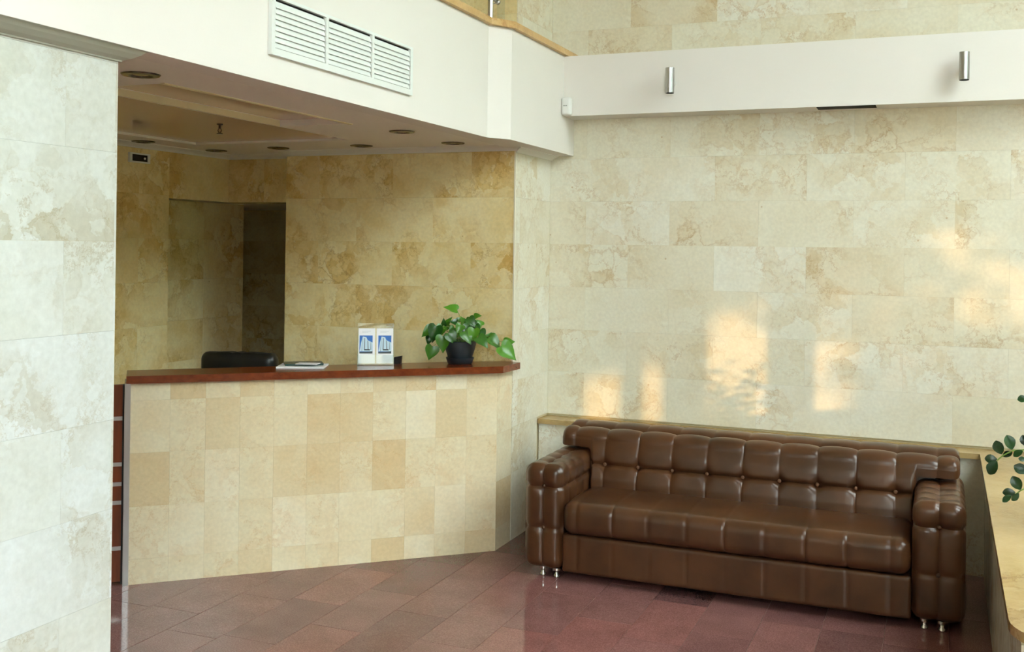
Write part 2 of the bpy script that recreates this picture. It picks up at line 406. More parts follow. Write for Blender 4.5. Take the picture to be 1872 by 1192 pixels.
# fascia over the sofa
ft = struct('wall_fascia', boxes((-2.221, XWIN+0.1, 6.19, YW+0.01, 2.577, 2.952)), WHITE)
o = obj('slot_shade_panel', box(-0.69, -0.37, 6.197, 6.30, 2.5735, 2.578), DARK, ft)  # solid dark panel, its colour stands for the shade in a gap
tag(o, 'dark panel coloured as the shade inside a slot under the fascia')

# ceiling of the reception with the two shallow recesses
ZC = 2.36
holes = [(-3.18, -2.765, 3.195, 4.535), (-4.30, -3.20, 2.6, 5.25)]
bm = bmesh.new()
for r in ((-4.9, -4.30, 1.4, 6.0), (-4.30, -3.20, 1.4, 2.6), (-4.30, -3.20, 5.25, 6.0), (-3.20, -3.18, 1.4, 6.0), (-3.18, -2.765, 1.4, 3.195), (-3.18, -2.765, 4.535, 6.0), (-2.765, -2.35, 1.4, 6.3)):
    bx(bm, r[0], r[1], r[2], r[3], ZC, ZC+0.12)
bx(bm, -4.9, -2.36, 1.4, 6.3, ZC+0.12, 2.94)
ce = struct('ceiling', bm, CEIL)
obj('glossy_panel', box(-4.30, -3.20, 2.6, 5.25, ZC+0.014, ZC+0.119), GLOSSC, ce)
obj('recess_panel', box(-3.18, -2.765, 3.195, 4.535, ZC+0.032, ZC+0.119), GLOSSC, ce)
bm = bmesh.new(); bx(bm, -3.186, -3.1795, 3.195, 4.535, ZC-0.001, ZC+0.03); bx(bm, -2.775, -2.755, 3.18, 4.55, ZC-0.004, ZC+0.002)
obj('recess_edge', bm, simple('cream_edge', srgb(236,224,186), 0.5), ce)
# upper ceiling of the hall, end walls, window wall
struct('ceiling_hall', box(-7.2, XWIN+0.3, -6.8, 6.75, ZTOP, ZTOP+0.15), HALL)
struct('wall_front', box(-7.2, XWIN+0.3, -6.8, -6.6, 0, ZTOP), HALL)
struct('wall_side', boxes((-7.2, -7.0, -6.6, 6.75, 0, ZTOP), (-7.0, -4.0, 6.60, 6.75, 2.9, ZTOP), (-4.05, -4.0, YA+0.3, 6.7, 2.6, ZTOP), (-7.0, -2.45, -6.6, 1.4, 2.8, 2.95), (-7.0, -4.85, 1.3, 6.6, 2.8, 2.95)), HALL)

def cornice(bm, p0, p1, n, z0, z1, d, ext=(0, 0)):
    """swept cornice from p0 to p1; n = outward 2-d normal"""
    p0 = Vector((p0[0], p0[1], 0)); p1 = Vector((p1[0], p1[1], 0)); n = Vector((n[0], n[1], 0)); t = (p1-p0).normalized()
    h = z1-z0
    prof = [(0, z0), (0.2*d, z0), (0.28*d, z0+0.22*h), (0.45*d, z0+0.45*h), (0.72*d, z0+0.68*h), (0.9*d, z0+0.80*h), (d, z0+0.84*h), (d, z1), (0, z1)]
    A = [bm.verts.new(p0 + n*a - t*ext[0]*a + Vector((0,0,z))) for a, z in prof]
    B = [bm.verts.new(p1 + n*a + t*ext[1]*a + Vector((0,0,z))) for a, z in prof]
    k = len(prof)
    for i in range(k): bm.faces.new((A[i], A[(i+1) % k], B[(i+1) % k], B[i]))
    bm.faces.new(A[::-1]); bm.faces.new(B)
bm = bmesh.new()
cornice(bm, (-4.0, YA), (XP, YA), (0, -1), 2.328, ZC, 0.055, (1, 1))
cornice(bm, (XP, YA), (XP, YW), (1, 0), 2.318, ZB, 0.055, (1, 0))
cornice(bm, (-4.0, YB), (-4.0, YA), (-1, 0), 2.328, ZC, 0.05, (-1, 1))
cornice(bm, (XL, YB), (-4.0, YB), (0, -1), 2.328, ZC, 0.05, (-1, -1))
cornice(bm, (XL, 2.0), (XL, YB), (1, 0), 2.328, ZC, 0.05, (0, -1))
struct('trim_3', bm, CORN)
def cove(bm, p0, p1, n, z0, z1, d, ext):
    p0 = Vector((p0[0], p0[1], 0)); p1 = Vector((p1[0], p1[1], 0)); n = Vector((n[0], n[1], 0)); t = (p1-p0).normalized(); h = z1-z0
    prof = [(0, z0), (0.10*d, z0), (0.13*d, z0+0.10*h), (0.40*d, z0+0.30*h), (0.70*d, z0+0.62*h), (0.88*d, z0+0.90*h), (d, z0+0.95*h), (d, z1), (0, z1)]
    A = [bm.verts.new(p0 + n*a - t*ext[0]*a + Vector((0,0,z))) for a, z in prof]; B = [bm.verts.new(p1 + n*a + t*ext[1]*a + Vector((0,0,z))) for a, z in prof]
    for i in range(9): bm.faces.new((A[i], A[(i+1) % 9], B[(i+1) % 9], B[i]))
    bm.faces.new(A[::-1]); bm.faces.new(B)
bm = bmesh.new()
cove(bm, (XC, 0.6), (XC, YC), (1, 0), 2.308, ZB+0.002, 0.066, (0, 1))
cove(bm, (XC, YC), (-2.86, YC), (0, 1), 2.308, ZC, 0.066, (1, 0))
struct('trim_4', bm, paint('shaded_cornice_plaster', srgb(186,192,178), 0.5))  # plaster darkened to carry the shade under the beam

# low wall and stone ledge that runs behind and beside the sofa
ZL = 0.667
struct('wall_low', boxes((XP, 0.215, 6.235, YW, 0, ZL-0.03), (0.215, XWIN, 3.32, YW, 0, ZL-0.03)), MARBLE)
bm = bmesh.new(); R = 0.17; XE, YE = 0.188, 3.27
arc = [(XE+R-R*math.cos(a), YE+R-R*math.sin(a)) for a in [math.pi/2*(i/8) for i in range(9)]]
prism(bm, [(XP+0.001, YW-0.001), (XP+0.001, 6.21), (XE, 6.21)] + arc + [(XWIN, YE), (XWIN, YW-0.001)], ZL-0.03, ZL)
bev(bm, 0.006, 2, 0.9)
struct('trim_5', bm, LEDGE)

# window wall on the right, outside the picture
SILL = 1.07
ww = [(XWIN, XWIN+0.22, -6.6, 6.75, 0, SILL), (XWIN, XWIN+0.22, -6.6, 6.75, WTOP, ZTOP), (XWIN, XWIN+0.22, 5.55, 6.75, SILL, WTOP), (XWIN, XWIN+0.22, -6.6, -6.3, SILL, WTOP), (XWIN, XWIN+0.22, 0.3, 3.25, SILL, WTOP), (XWIN, XWIN+0.22, 3.25, 5.55, NTOP, WTOP)]
struct('wall_right', boxes(*ww), WHITE)
edges = [-6.3, -4.65, -3.0, -1.35, 0.3, 1.8, 3.25, 3.610, 3.895, 4.430, 5.55]
halfw = {3.610: 0.035, 3.895: 0.09, 4.430: 0.09}
FRAMEM = simple('window_frame_metal', srgb(210,212,210), 0.4)
for i in range(len(edges)-1):
    if edges[i] in (0.3, 1.8): continue
    top = NTOP if edges[i] > 3 else WTOP
    a = edges[i] + halfw.get(edges[i], 0.035); b = edges[i+1] - halfw.get(edges[i+1], 0.035)
    bm = bmesh.new()
    bx(bm, XWIN+0.06, XWIN+0.13, edges[i], a, SILL, top); bx(bm, XWIN+0.06, XWIN+0.13, b, edges[i+1], SILL, top)
    bx(bm, XWIN+0.06, XWIN+0.13, a, b, SILL, SILL+0.04); bx(bm, XWIN+0.06, XWIN+0.13, a, b, top-0.04, top); bx(bm, XWIN+0.07, XWIN+0.12, a, b, 2.40, 2.44)
    w = struct('window_%d' % (i+1), bm, FRAMEM)
    obj('pane', box(XWIN+0.092, XWIN+0.098, a, b, SILL+0.04, top-0.04), GLASS, w)
struct('ground', box(XWIN+0.22, 45, -40, 40, -0.5, -0.3), simple('outdoor_ground', srgb(120,118,104), 0.9))

# ---------------------------------------------------------------- reception counter
PA, PB = Vector((-2.376, 5.555, 0)), Vector((-3.837, 4.199, 0))
CU = (PA-PB).normalized(); CN = Vector((CU.y, -CU.x, 0))          # along, outward
CL = (PA-PB).length; ZS = 1.031
def cp(u, d, z=0): return PB + CU*u - CN*d + Vector((0, 0, z))    # u along the front, d behind it
rc = empty('reception_counter', PB, 'curved-off reception counter clad in cream marble tiles below a wooden top', 'counter')
rc['label'] = 'reception counter clad in cream marble tiles under a wooden top'
bm = bmesh.new(); prism(bm, [cp(0, T)[:2], cp(CL-0.006, T)[:2], (XP-T, PA.y+0.006), (XP-T, YA-0.006), cp(CL-0.30, 0.30)[:2], cp(0, 0.20)[:2]], 0, ZS)
obj('counter_core', bm, GROUT, rc)
cols = [0.004, 0.199, 0.376, 0.551, 0.727, 0.905, 1.084, 1.266, 1.453, 1.627, 1.809, CL]
rz = [0.0, 0.128, 0.397, 0.6715, 0.941, ZS]
tile_wall(rc, cp(0, T), CU, (0,0,1), [(cols[i], cols[i+1], rz[j], rz[j+1]) for i in range(11) for j in range(5)], MARBLE_C)
tile_wall(rc, (XP-T, 0, 0), (0,1,0), (0,0,1), [(PA.y, YA-0.006, rz[j], rz[j+1]) for j in range(5)], MARBLE_C)
bm = bmesh.new(); prism(bm, [cp(-0.022, -0.004)[:2], cp(0.006, -0.004)[:2], cp(0.006, 0.006)[:2], cp(-0.012, 0.006)[:2], cp(-0.012, 0.20)[:2], cp(-0.022, 0.20)[:2]], 0.0, ZS-0.001); bev(bm, 0.002, 1)
obj('steel_corner', bm, CHROME, rc)
# wooden top
ZT = 1.07
tl, tr_, te = Vector((-3.830, 4.168, 0)), Vector((-2.325, 5.522, 0)), Vector((-2.320, 5.764, 0))
tu = (tr_-tl).normalized(); tn = Vector((tu.y, -tu.x, 0))
bm = bmesh.new(); prism(bm, [tl[:2], tr_[:2], te[:2], (XP+0.001, YA-0.006), (XP-0.05, YA-0.006), (tr_-tu*0.16-tn*0.30)[:2], (tl-tn*0.27)[:2]], ZS+0.0005, ZT)
bev(bm, 0.006, 2, 0.9)
tag(obj('counter_top', bm, WOOD, rc), 'glossy reddish-brown wooden counter top')

# paler floor added out of view to bounce light up to the ceiling
bm = bmesh.new(); prism(bm, [cp(-0.8, 0.25)[:2], cp(CL-0.35, 0.34)[:2], (-2.70, YA-0.01), (-4.0, YA-0.01), (-4.0, 7.39), (-5.5, 7.39), (-5.5, 6.40), (-4.77, 6.36), (-4.77, 5.34), (XL, 5.32), (XL, 2.2), (-3.9, 2.2)], -0.008, 0.002)
obj('added_bounce_floor', bm, MARBLE_C, floor)
# swing gate with steel strips
gt = empty('counter_gate', cp(-0.03, 0.04), 'brown wooden gate with steel strips at the end of the reception counter', 'gate')
zs = [0.848, 0.613, 0.512, 0.417, 0.183]; hs = 0.010
bands = [1.02] + [z for z in zs] + [0.012]
def gbox(u0, u1, d0, d1, z0, z1):
    bm = bmesh.new(); prism(bm, [cp(u0, d0)[:2], cp(u1, d0)[:2], cp(u1, d1)[:2], cp(u0, d1)[:2]], z0, z1); return bm
for i in range(len(bands)-1):
    obj('board', bev(gbox(-0.78, -0.032, 0.035, 0.065, bands[i+1] + (hs if i < 5 else 0), bands[i] - (hs if i else 0)), 0.003, 1), WOODG, gt)
for z in zs: obj('steel_strip', gbox(-0.78, -0.030, 0.032, 0.067, z-hs, z+hs), CHROME, gt)
obj('hinge_post', gbox(-0.032, -0.023, 0.03, 0.07, 0, 1.02), BLACKP, gt)

# ---------------------------------------------------------------- sofa
SX0, SX1, SY = -2.066, 0.106, 5.20
sofa = empty('sofa', (-0.98, 5.6, 0), 'long brown leather sofa with button-tufted back and arms', 'sofa')
BXS = [-1.765 + 0.1935*i for i in range(9)]
def puff(x, seams, a, p=0.55):
    for i in range(len(seams)-1):
        if seams[i] <= x <= seams[i+1]:
            u = (x-seams[i])/(seams[i+1]-seams[i]); return a * max(0.0, math.sin(math.pi*u))**p
    return 0.0
def ridge(d, w): return math.exp(-(d/w)**2)
AIN_L, AIN_R = -1.848, -0.125
def arm(x0, x1, inner):
    xc = (x0+x1)/2; ys = [SY-0.01, 5.335, 5.455, 5.575, 5.695, 5.815, 5.93]
    def d(p, n):
        h = 0.0
        if n.y < -0.3:      # front
            h += -0.006*ridge(p.x-xc, 0.008) - 0.012*ridge(p.z-0.485, 0.011) - 0.008*ridge(p.z-0.265, 0.010)
            h += -0.016*ridge(math.hypot(p.x-xc, p.z-0.485), 0.035) - 0.010*ridge(math.hypot(p.x-xc, p.z-0.265), 0.03)
            h += 0.004*abs(math.sin(math.pi*(p.x-x0)/(x1-x0)*2))**0.5
        elif n.z > 0.5:
            h += -0.007*ridge(p.x-xc, 0.010) + puff(p.y, ys, 0.009, 0.4)
            for yb in ys[1:-1]: h += -0.012*ridge(math.hypot(p.x-xc, p.y-yb), 0.03)
        elif abs(n.x) > 0.5:
            h += puff(p.y, ys, 0.009, 0.4) - 0.014*ridge(p.z-0.485, 0.011)
        if p.z < 0.10: h *= p.z/0.10
        return h
    a = obj('arm', rbox((x0+0.008, SY+0.006, 0.05), (x1-0.008, 5.93, 0.592), 0.045, 0.011, d), LEATHER, sofa, True)
    for zb in (0.485, 0.265):
        bm = bmesh.new(); bmesh.ops.create_uvsphere(bm, u_segments=10, v_segments=6, radius=0.010); bmesh.ops.scale(bm, verts=bm.verts, vec=(1, 0.6, 1)); bmesh.ops.translate(bm, verts=bm.verts, vec=(xc, SY+0.022, zb))
        obj('button', bm, LEATHER, a, True)
arm(SX0, AIN_L, 1); arm(AIN_R, SX1, -1)
# seat cushion
SE = [AIN_L-0.02] + BXS + [AIN_R+0.02]
def dseat(p, n):
    h = 0.0
    if n.z > 0.3 or n.y < -0.3:
        w = 0.85 if p.y < 5.25 else 0.35
        for x in BXS: h -= 0.007*w*ridge(p.x-x, 0.0075)
        h += 0.010*math.sin(math.pi*min(1, max(0, (p.y-5.19)/0.45))) if n.z > 0.5 else 0
    return h
obj('seat', rbox((AIN_L+0.004, SY-0.012, 0.246), (AIN_R-0.004, 5.70, 0.412), 0.052, 0.0105, dseat), LEATHER, sofa, True)
def dbase(p, n):
    return -sum(0.0035*ridge(p.x-x, 0.007) for x in BXS) if n.y < -0.3 else 0.0
obj('base', rbox((AIN_L+0.002, SY+0.012, 0.045), (AIN_R-0.002, 5.90, 0.243), 0.012, 0.0105, dbase), LEATHER, sofa, True)
# backrest: closed profile swept along x, tufted
def smooth(a, b, x):
    t = min(1, max(0, (x-a)/(b-a))); return t*t*(3-2*t)
BX0, BX1 = -2.036, 0.085
vse = [BX0, -1.948] + BXS + [-0.022, BX1]
def back_profile(x):
    w = max(1-smooth(AIN_L-0.012, AIN_L+0.018, x), smooth(AIN_R-0.018, AIN_R+0.012, x))   # 1 over the arms
    zl = 0.395*(1-w) + 0.618*w
    yl = 5.640*(1-w) + 5.705*w
    pts = []
    for i in range(30):                                    # front face
        t = i/29; z = zl + (0.660-zl)*t
        y = 5.640 + (5.715-5.640)*((z-0.395)/0.27)
        y = y*(1-w) + (5.708)*w
        pts.append((y, z, 'f'))
    for i in range(1, 12):                                 # front roll
        a = math.pi*0.5*(i/11); pts.append((5.715 + 0.062*(1-math.cos(a)) , 0.660 + 0.046*math.sin(a), 't'))
    pts += [(5.80, 0.703, 't'), (5.825, 0.694, 't'), (5.842, 0.680, 'v'), (5.855, 0.682, 'v'), (5.868, 0.700, 'r'), (5.89, 0.716, 'r'), (5.94, 0.722, 'r'), (5.985, 0.720, 'r'), (6.012, 0.70, 'r'), (6.02, 0.65, 'b'), (6.02, 0.62, 'b'), (5.90, 0.618, 'b')]
    return pts
bm = bmesh.new(); nx = 420; rows_ = []
for i in range(nx+1):
    x = BX0 + (BX1-BX0)*i/nx
    pr = back_profile(x); ring = []
    endf = min(1.0, min(x-BX0, BX1-x)/0.03); endf = math.sqrt(max(0.0, 1-(1-endf)**2))
    for k, (y, z, kind) in enumerate(pr):
        p = Vector((x, y, z)); h = 0.0
        a = pr[max(0, k-1)]; b = pr[min(len(pr)-1, k+1)]
        n = Vector((0, -(b[1]-a[1]), (b[0]-a[0]))); n = n.normalized() if n.length > 1e-6 else Vector((0,-1,0))
        if kind in 'ft':
            h += puff(x, vse, 0.016, 0.40) if kind == 't' else puff(x, vse, 0.011, 0.24)
            inn = AIN_L < x < AIN_R
            if kind == 'f' and inn:
                h += -0.018*ridge(z-0.53, 0.0085) + 0.010*ridge(z-0.60, 0.05)
                for xb in BXS: h += -0.020*ridge(math.hypot(x-xb, z-0.53), 0.026)
                if z < 0.45: h -= 0.012*(0.45-z)/0.055
        elif kind == 'r': h += puff(x, vse, 0.008, 0.4)
        p += n*h
        c = Vector((x, 5.80, 0.665)); 
        q = Vector((x, c.y + (p.y-c.y)*(0.55+0.45*endf), c.z + (p.z-c.z)*(0.55+0.45*endf))) if kind != 'b' else p
        ring.append(bm.verts.new(q))
    rows_.append(ring)
K = len(rows_[0])
for i in range(nx):
    for k in range(K):
        bm.faces.new((rows_[i][k], rows_[i][(k+1) % K], rows_[i+1][(k+1) % K], rows_[i+1][k]))
bm.faces.new(rows_[0][::-1]); bm.faces.new(rows_[-1])
back = obj('backrest', bm, LEATHER, sofa, True)
obj('back_panel', rbox((AIN_L-0.1, 5.76, 0.05), (AIN_R+0.1, 6.015, 0.64), 0.02, 0.05), LEATHER, sofa, True)
for xb in BXS:
    bm = bmesh.new(); bmesh.ops.create_uvsphere(bm, u_segments=12, v_segments=8, radius=0.0105); bmesh.ops.scale(bm, verts=bm.verts, vec=(1, 0.6, 1)); bmesh.ops.translate(bm, verts=bm.verts, vec=(xb, 5.690, 0.53))
    obj('button', bm, BUTTON, back, True)
for fx, fy in ((-1.966, 5.255), (-1.888, 5.25), (-0.068, 5.255), (0.008, 5.25), (-1.966, 5.85), (0.008, 5.85)):
    bm = bmesh.new(); lathe(bm, [(0.012, 0.0), (0.016, 0.004), (0.016, 0.012), (0.009, 0.02), (0.009, 0.034), (0.022, 0.040), (0.022, 0.052)], (fx, fy, 0), 14)
    obj('foot', bm, CHROME2, sofa, True)

# ---------------------------------------------------------------- things on the counter
def leaf_mesh(name, shape, mat):
    """heart or spoon shaped blade, unit length along +Y, bent along the midrib"""
    bm = bmesh.new(); rows = []
    if shape == 'heart': out = [(0.0, 0.03), (-0.10, 0.20), (-0.06, 0.36), (0.08, 0.43), (0.25, 0.43), (0.42, 0.37), (0.58, 0.28), (0.74, 0.17), (0.88, 0.075), (1.0, 0.0)]
    else: out = [(0.0, 0.02), (0.08, 0.10), (0.22, 0.22), (0.40, 0.31), (0.58, 0.34), (0.74, 0.31), (0.88, 0.20), (0.96, 0.10), (1.0, 0.0)]
    for i, (y, w) in enumerate(out):
        row = []
        for s in (-1, -0.5, 0, 0.5, 1):
            ym = i/(len(out)-1) if s == 0 else y
            if abs(s) == 0.5: ym = 0.5*(y + i/(len(out)-1))
            z = -0.22*ym*ym + 0.16*abs(s)*w*1.6 + (0.02*math.sin(ym*14) if abs(s) == 1 else 0)
            row.append(bm.verts.new((s*w, ym, z)))
        rows.append(row)
    for i in range(len(rows)-1):
        for k in range(4):
            try: bm.faces.new((rows[i][k], rows[i][k+1], rows[i+1][k+1], rows[i+1][k]))
            except ValueError: pass
    bmesh.ops.remove_doubles(bm, verts=bm.verts, dist=0.0005)
    return mesh_from(name, bm, mat, True)
HEART = leaf_mesh('leaf', 'heart', LEAF); SPOON = leaf_mesh('leaf', 'spoon', LEAF2)
def place_leaf(me, parent, base, tip, facing, wide=1.0):
    """blade from base to tip whose upper side looks towards facing"""
    y = (tip-base); L = y.length; y.normalize()
    z = (facing - y*facing.dot(y)).normalized(); x = y.cross(z)
    m = Matrix.Identity(4)
    for i in range(3): m[i][0] = x[i]*L*wide; m[i][1] = y[i]*L; m[i][2] = z[i]*L; m[i][3] = base[i]
    return link('leaf', me, parent, m)
# potted pothos
pc = Vector((-2.600, 5.520, ZT+0.001))
pp = empty('potted_pothos', pc, 'leafy green trailing plant in a dark pot on the reception counter', 'plant')
bm = bmesh.new(); lathe(bm, [(0.0644, 0.0000), (0.0710, 0.0043), (0.0821, 0.0364), (0.0777, 0.0385), (0.0644, 0.0128)], pc, 28); obj('saucer', bm, POT, pp, True)
bm = bmesh.new(); lathe(bm, [(0.0555, 0.0086), (0.0688, 0.0321), (0.0844, 0.0803), (0.0921, 0.1124), (0.0932, 0.1305), (0.0888, 0.1348), (0.0821, 0.1305), (0.0799, 0.1156)], pc, 28); obj('pot', bm, POT, pp, True)
bm = bmesh.new(); lathe(bm, [(0.0799, 0.1113), (0.0777, 0.1177)], pc, 20); obj('soil', bm, SOIL, pp)
vdir = Vector((-math.sin(YAW), math.cos(YAW), 0))
def on_v(px, py, p0, off=0.0):                       # point at the pot's own depth (plus off, away from the viewer)
    d = ray(px, py); return CPOS + d * (((p0-CPOS).dot(vdir) + off) / d.dot(vdir))
LV = [((600,215),(410,145),.45,-.01),((850,310),(950,285),.55,.03),((240,470),(78,592),.45,.02),((300,440),(230,695),.5,-.05),((390,450),(280,640),.35,-.02),
 ((250,740),(190,945),.75,-.04),((400,590),(388,842),.55,-.07),((480,545),(592,712),.6,-.08),((408,440),(405,335),.3,.0),((450,412),(518,318),.14,.02),
 ((600,400),(500,372),.7,.0),((690,425),(672,305),.7,.02),((770,330),(860,450),.7,-.02),((660,430),(592,552),.75,-.07),((770,440),(680,560),.7,-.05),
 ((700,530),(815,705),.6,-.09),((850,480),(825,675),.65,-.09),((870,430),(945,490),.8,.0),((935,500),(1000,625),.75,-.04),((900,610),(1062,745),.65,-.08),
 ((1040,650),(1092,535),.9,.0),((1070,610),(1245,765),.6,-.03),((1290,690),(1435,662),.75,.02),((1235,740),(1478,926),.6,-.05),((205,590),(175,725),.5,.03),
 ((560,470),(470,545),.7,-.04),((740,360),(800,320),.8,.05),((640,360),(560,350),.7,.06),((800,400),(900,560),.6,.02),((620,540),(540,620),.7,-.03),
 ((730,480),(760,620),.7,-.05),((960,440),(890,350),.6,.07),((480,430),(400,520),.7,.06),((700,380),(620,330),.7,.09)]
crown = pc + Vector((0, 0, 0.115))
for (b, t, w, dz) in LV:
    B = on_v(760+b[0]/7.945, 540+b[1]/7.945, pc, dz); Tp = on_v(760+t[0]/7.945, 540+t[1]/7.945, pc, dz - 0.015 + random.uniform(-0.015, 0.01))
    fc = (-vdir + Vector((0.2+random.uniform(-.35,.35), random.uniform(-.3,.3), 0.75))).normalized()
    place_leaf(HEART, pp, B, Tp, fc, 0.62 + 0.9*w*0.78)
    r0 = crown + Vector((random.uniform(-.04,.04), random.uniform(-.04,.04), 0)); mid = (r0+B)/2 + Vector((0, 0, 0.03))
    if B.z < crown.z: mid = (r0*0.6+B*0.4) + Vector((0,0,0.06))
    bm = bmesh.new(); tube(bm, [r0, mid*0.5+r0*0.5+Vector((0,0,0.01)), mid, mid*0.45+B*0.55+Vector((0,0,0.006)), B], 0.0016, 5); obj('stem', bm, STEM, pp, True)

# leaflet holder with two leaflets
hc = Vector((-2.99, 5.222, ZT)); hu = Vector((math.cos(math.radians(30)), math.sin(math.radians(30)), 0)); hn = Vector((hu.y, -hu.x, 0))
def hp(a, d, z): return hc + hu*a + hn*d + Vector((0, 0, z))
def hquad(bm, a0, a1, z0, z1, d, mi=0, lean=0.0):
    v = [bm.verts.new(hp(a, d - lean*z, z)) for a, z in ((a0, z0), (a1, z0), (a1, z1), (a0, z1))]
    bm.faces.new(v).material_index = mi
def hbox(bm, a0, a1, d0, d1, z0, z1, lean=0.0):
    q = [hp(a, d - lean*z, z) for z in (z0, z1) for a, d in ((a0,d0),(a1,d0),(a1,d1),(a0,d1))]
    v = [bm.verts.new(p) for p in q]
    for f in ((3,2,1,0),(4,5,6,7),(0,1,5,4),(1,2,6,5),(2,3,7,6),(3,0,4,7)): bm.faces.new([v[i] for i in f])
ho = empty('leaflet_holder', hc, 'clear acrylic leaflet holder standing on the reception counter', 'holder')
bm = bmesh.new(); hbox(bm, -0.103, 0.103, -0.045, 0.04, 0.0, 0.003); obj('foot_plate', bm, ACRYL, ho)
bm = bmesh.new(); hbox(bm, -0.103, 0.103, -0.024, -0.021, 0.003, 0.235, 0.10); obj('back_plate', bm, ACRYL, ho)
bm = bmesh.new(); hbox(bm, -0.103, 0.103, 0.012, 0.0145, 0.003, 0.06, 0.10); obj('front_lip', bm, ACRYL, ho)
for s in (-0.1035, 0.101): 
    bm = bmesh.new(); hbox(bm, s, s+0.0025, -0.024, 0.0145, 0.003, 0.075, 0.10); obj('side_plate', bm, ACRYL, ho)
for k, a0 in enumerate((-0.098, 0.004)):
    lf = empty('leaflet', hp(a0+0.047, 0, 0.012), ('white leaflet with a blue tower picture, on the side of the magazines' if k == 0 else 'white leaflet with a blue tower picture, on the side of the potted plant'), 'leaflet', 'leaflets in the acrylic holder')
    W_ = 0.094
    bm = bmesh.new(); hbox(bm, a0, a0+W_, -0.018, 0.006, 0.010, 0.207, 0.10); obj('paper_block', bm, PAPER, lf)
    bm = bmesh.new(); x0 = a0+0.006 + k*0.004; w = 0.074; z0, z1 = 0.066, 0.168; d = 0.0066; P = lambda u, v: (x0+u*w, z0+v*(z1-z0))
    def poly(pts, mi, dd):
        v = [bm.verts.new(hp(P(*p)[0], dd - 0.10*P(*p)[1], P(*p)[1])) for p in pts]; bm.faces.new(v).material_index = mi
    poly([(0,0),(1,0),(1,1),(0,1)], 0, d)
    poly([(0.02,0.12),(0.98,0.12),(1,0.60),(0.62,0.74),(0.52,0.90),(0.25,0.94),(0.12,0.6)], 1, d+0.0002)
    poly([(0.33,0.2),(0.42,0.2),(0.42,0.86),(0.36,0.86)], 2, d+0.0004); poly([(0.62,0.2),(0.70,0.2),(0.66,0.7),(0.60,0.72)], 2, d+0.0004)
    poly([(0.16,0.12),(0.19,0.12),(0.24,0.8),(0.22,0.8)], 2, d+0.0004); poly([(0.84,0.2),(0.90,0.2),(0.88,0.62),(0.85,0.64)], 2, d+0.0004)
    poly([(0,0),(1,0),(1,0.13),(0.6,0.10),(0,0.09)], 3, d+0.0005); poly([(0.36,0.17),(0.8,0.17),(0.78,0.25),(0.38,0.25)], 3, d+0.0006)
    obj('printed_picture', bm, [BLUE, SKYB, GREYP, DGREY], lf)
    bm = bmesh.new()
    for zt, ww_ in ((0.190, 0.05), (0.184, 0.035)): hquad(bm, a0+0.02, a0+0.02+ww_, zt, zt+0.0016, 0.0067, 0, 0.10)
    obj('caption_lines', bm, simple('print_light_grey_%d' % k, srgb(196,200,206), 0.5), lf)
# small black stand beside the holder
bm = bmesh.new(); c0 = hp(0.128, -0.05, 0)
prism(bm, [(c0.x-0.022, c0.y-0.015), (c0.x+0.020, c0.y-0.004), (c0.x+0.013, c0.y+0.022), (c0.x-0.028, c0.y+0.010)], ZT+0.0005, ZT+0.040)
for v in bm.verts:
    if v.co.z > ZT+0.03: v.co += Vector((0.004, 0.0, 0.008 if v.co.x > c0.x else 0))
bev(bm, 0.002, 1)
tag(obj('card_stand', bm, BLACKP), 'small black plastic stand behind the leaflet holder', 'stand')
# magazines
mgc = Vector((-3.30, 4.955, ZT))
def sheet(name, c, w, d, h, rot, z, mats, label, cat):
    bm = bmesh.new(); bx(bm, -w/2, w/2, -d/2, d/2, 0, h); bev(bm, 0.001, 1)
    o = obj(name, bm, mats, None, False, Matrix.Translation((c.x, c.y, z)) @ Matrix.Rotation(rot, 4, 'Z')); return tag(o, label, cat)
sheet('magazine', mgc, 0.26, 0.19, 0.008, math.radians(24), ZT+0.0005, PAPER, 'white magazine lying at the bottom of the pile on the counter', 'magazine')
sheet('brochure', mgc+Vector((-0.015,0.03,0)), 0.21, 0.12, 0.011, math.radians(38), ZT+0.009, PGREEN, 'dark green brochure lying on the white magazine', 'brochure')
sheet('folded_sheet', mgc+Vector((0.045,-0.018,0)), 0.12, 0.075, 0.003, math.radians(15), ZT+0.0205, PAPER, 'white folded sheet on top of the dark green brochure', 'paper')

# ---------------------------------------------------------------- office chair behind the counter
ch = empty('office_chair', (-3.95, 5.25, 0), 'black leather office chair behind the reception counter', 'chair')
cw = Vector((math.cos(math.radians(20)), math.sin(math.radians(20)), 0))
def rotz(bm, ang, c):
    bmesh.ops.rotate(bm, verts=bm.verts, cent=c, matrix=Matrix.Rotation(ang, 3, 'Z')); return bm
cc = Vector((-3.95, 5.25, 0)); an = math.radians(14)
def dch(p, n):
    h = 0.0
    if n.z < 0.9: h += 0.012*math.sin(math.pi*min(1, max(0, (p.x-cc.x+0.25)/0.5))) - 0.006*ridge(p.x-cc.x-0.03, 0.012) - 0.006*ridge(p.x-cc.x+0.03, 0.012) - 0.012*ridge(p.z-0.96, 0.015)
    return h
obj('backrest', rotz(rbox((cc.x-0.24, cc.y-0.05, 0.52), (cc.x+0.24, cc.y+0.06, 1.093), 0.05, 0.015, dch), an, cc), BLACKL, ch, True)
obj('seat', rotz(rbox((cc.x-0.25, cc.y-0.50, 0.42), (cc.x+0.25, cc.y-0.02, 0.53), 0.045, 0.03), an, cc), BLACKL, ch, True)
for s in (-1, 1):
    bm = bmesh.new(); tube(bm, [(cc.x+s*0.27, cc.y-0.0, 0.62), (cc.x+s*0.28, cc.y-0.10, 0.68), (cc.x+s*0.28, cc.y-0.36, 0.68), (cc.x+s*0.27, cc.y-0.38, 0.47)], 0.018, 8); obj('armrest', rotz(bm, an, cc), BLACKP, ch, True)
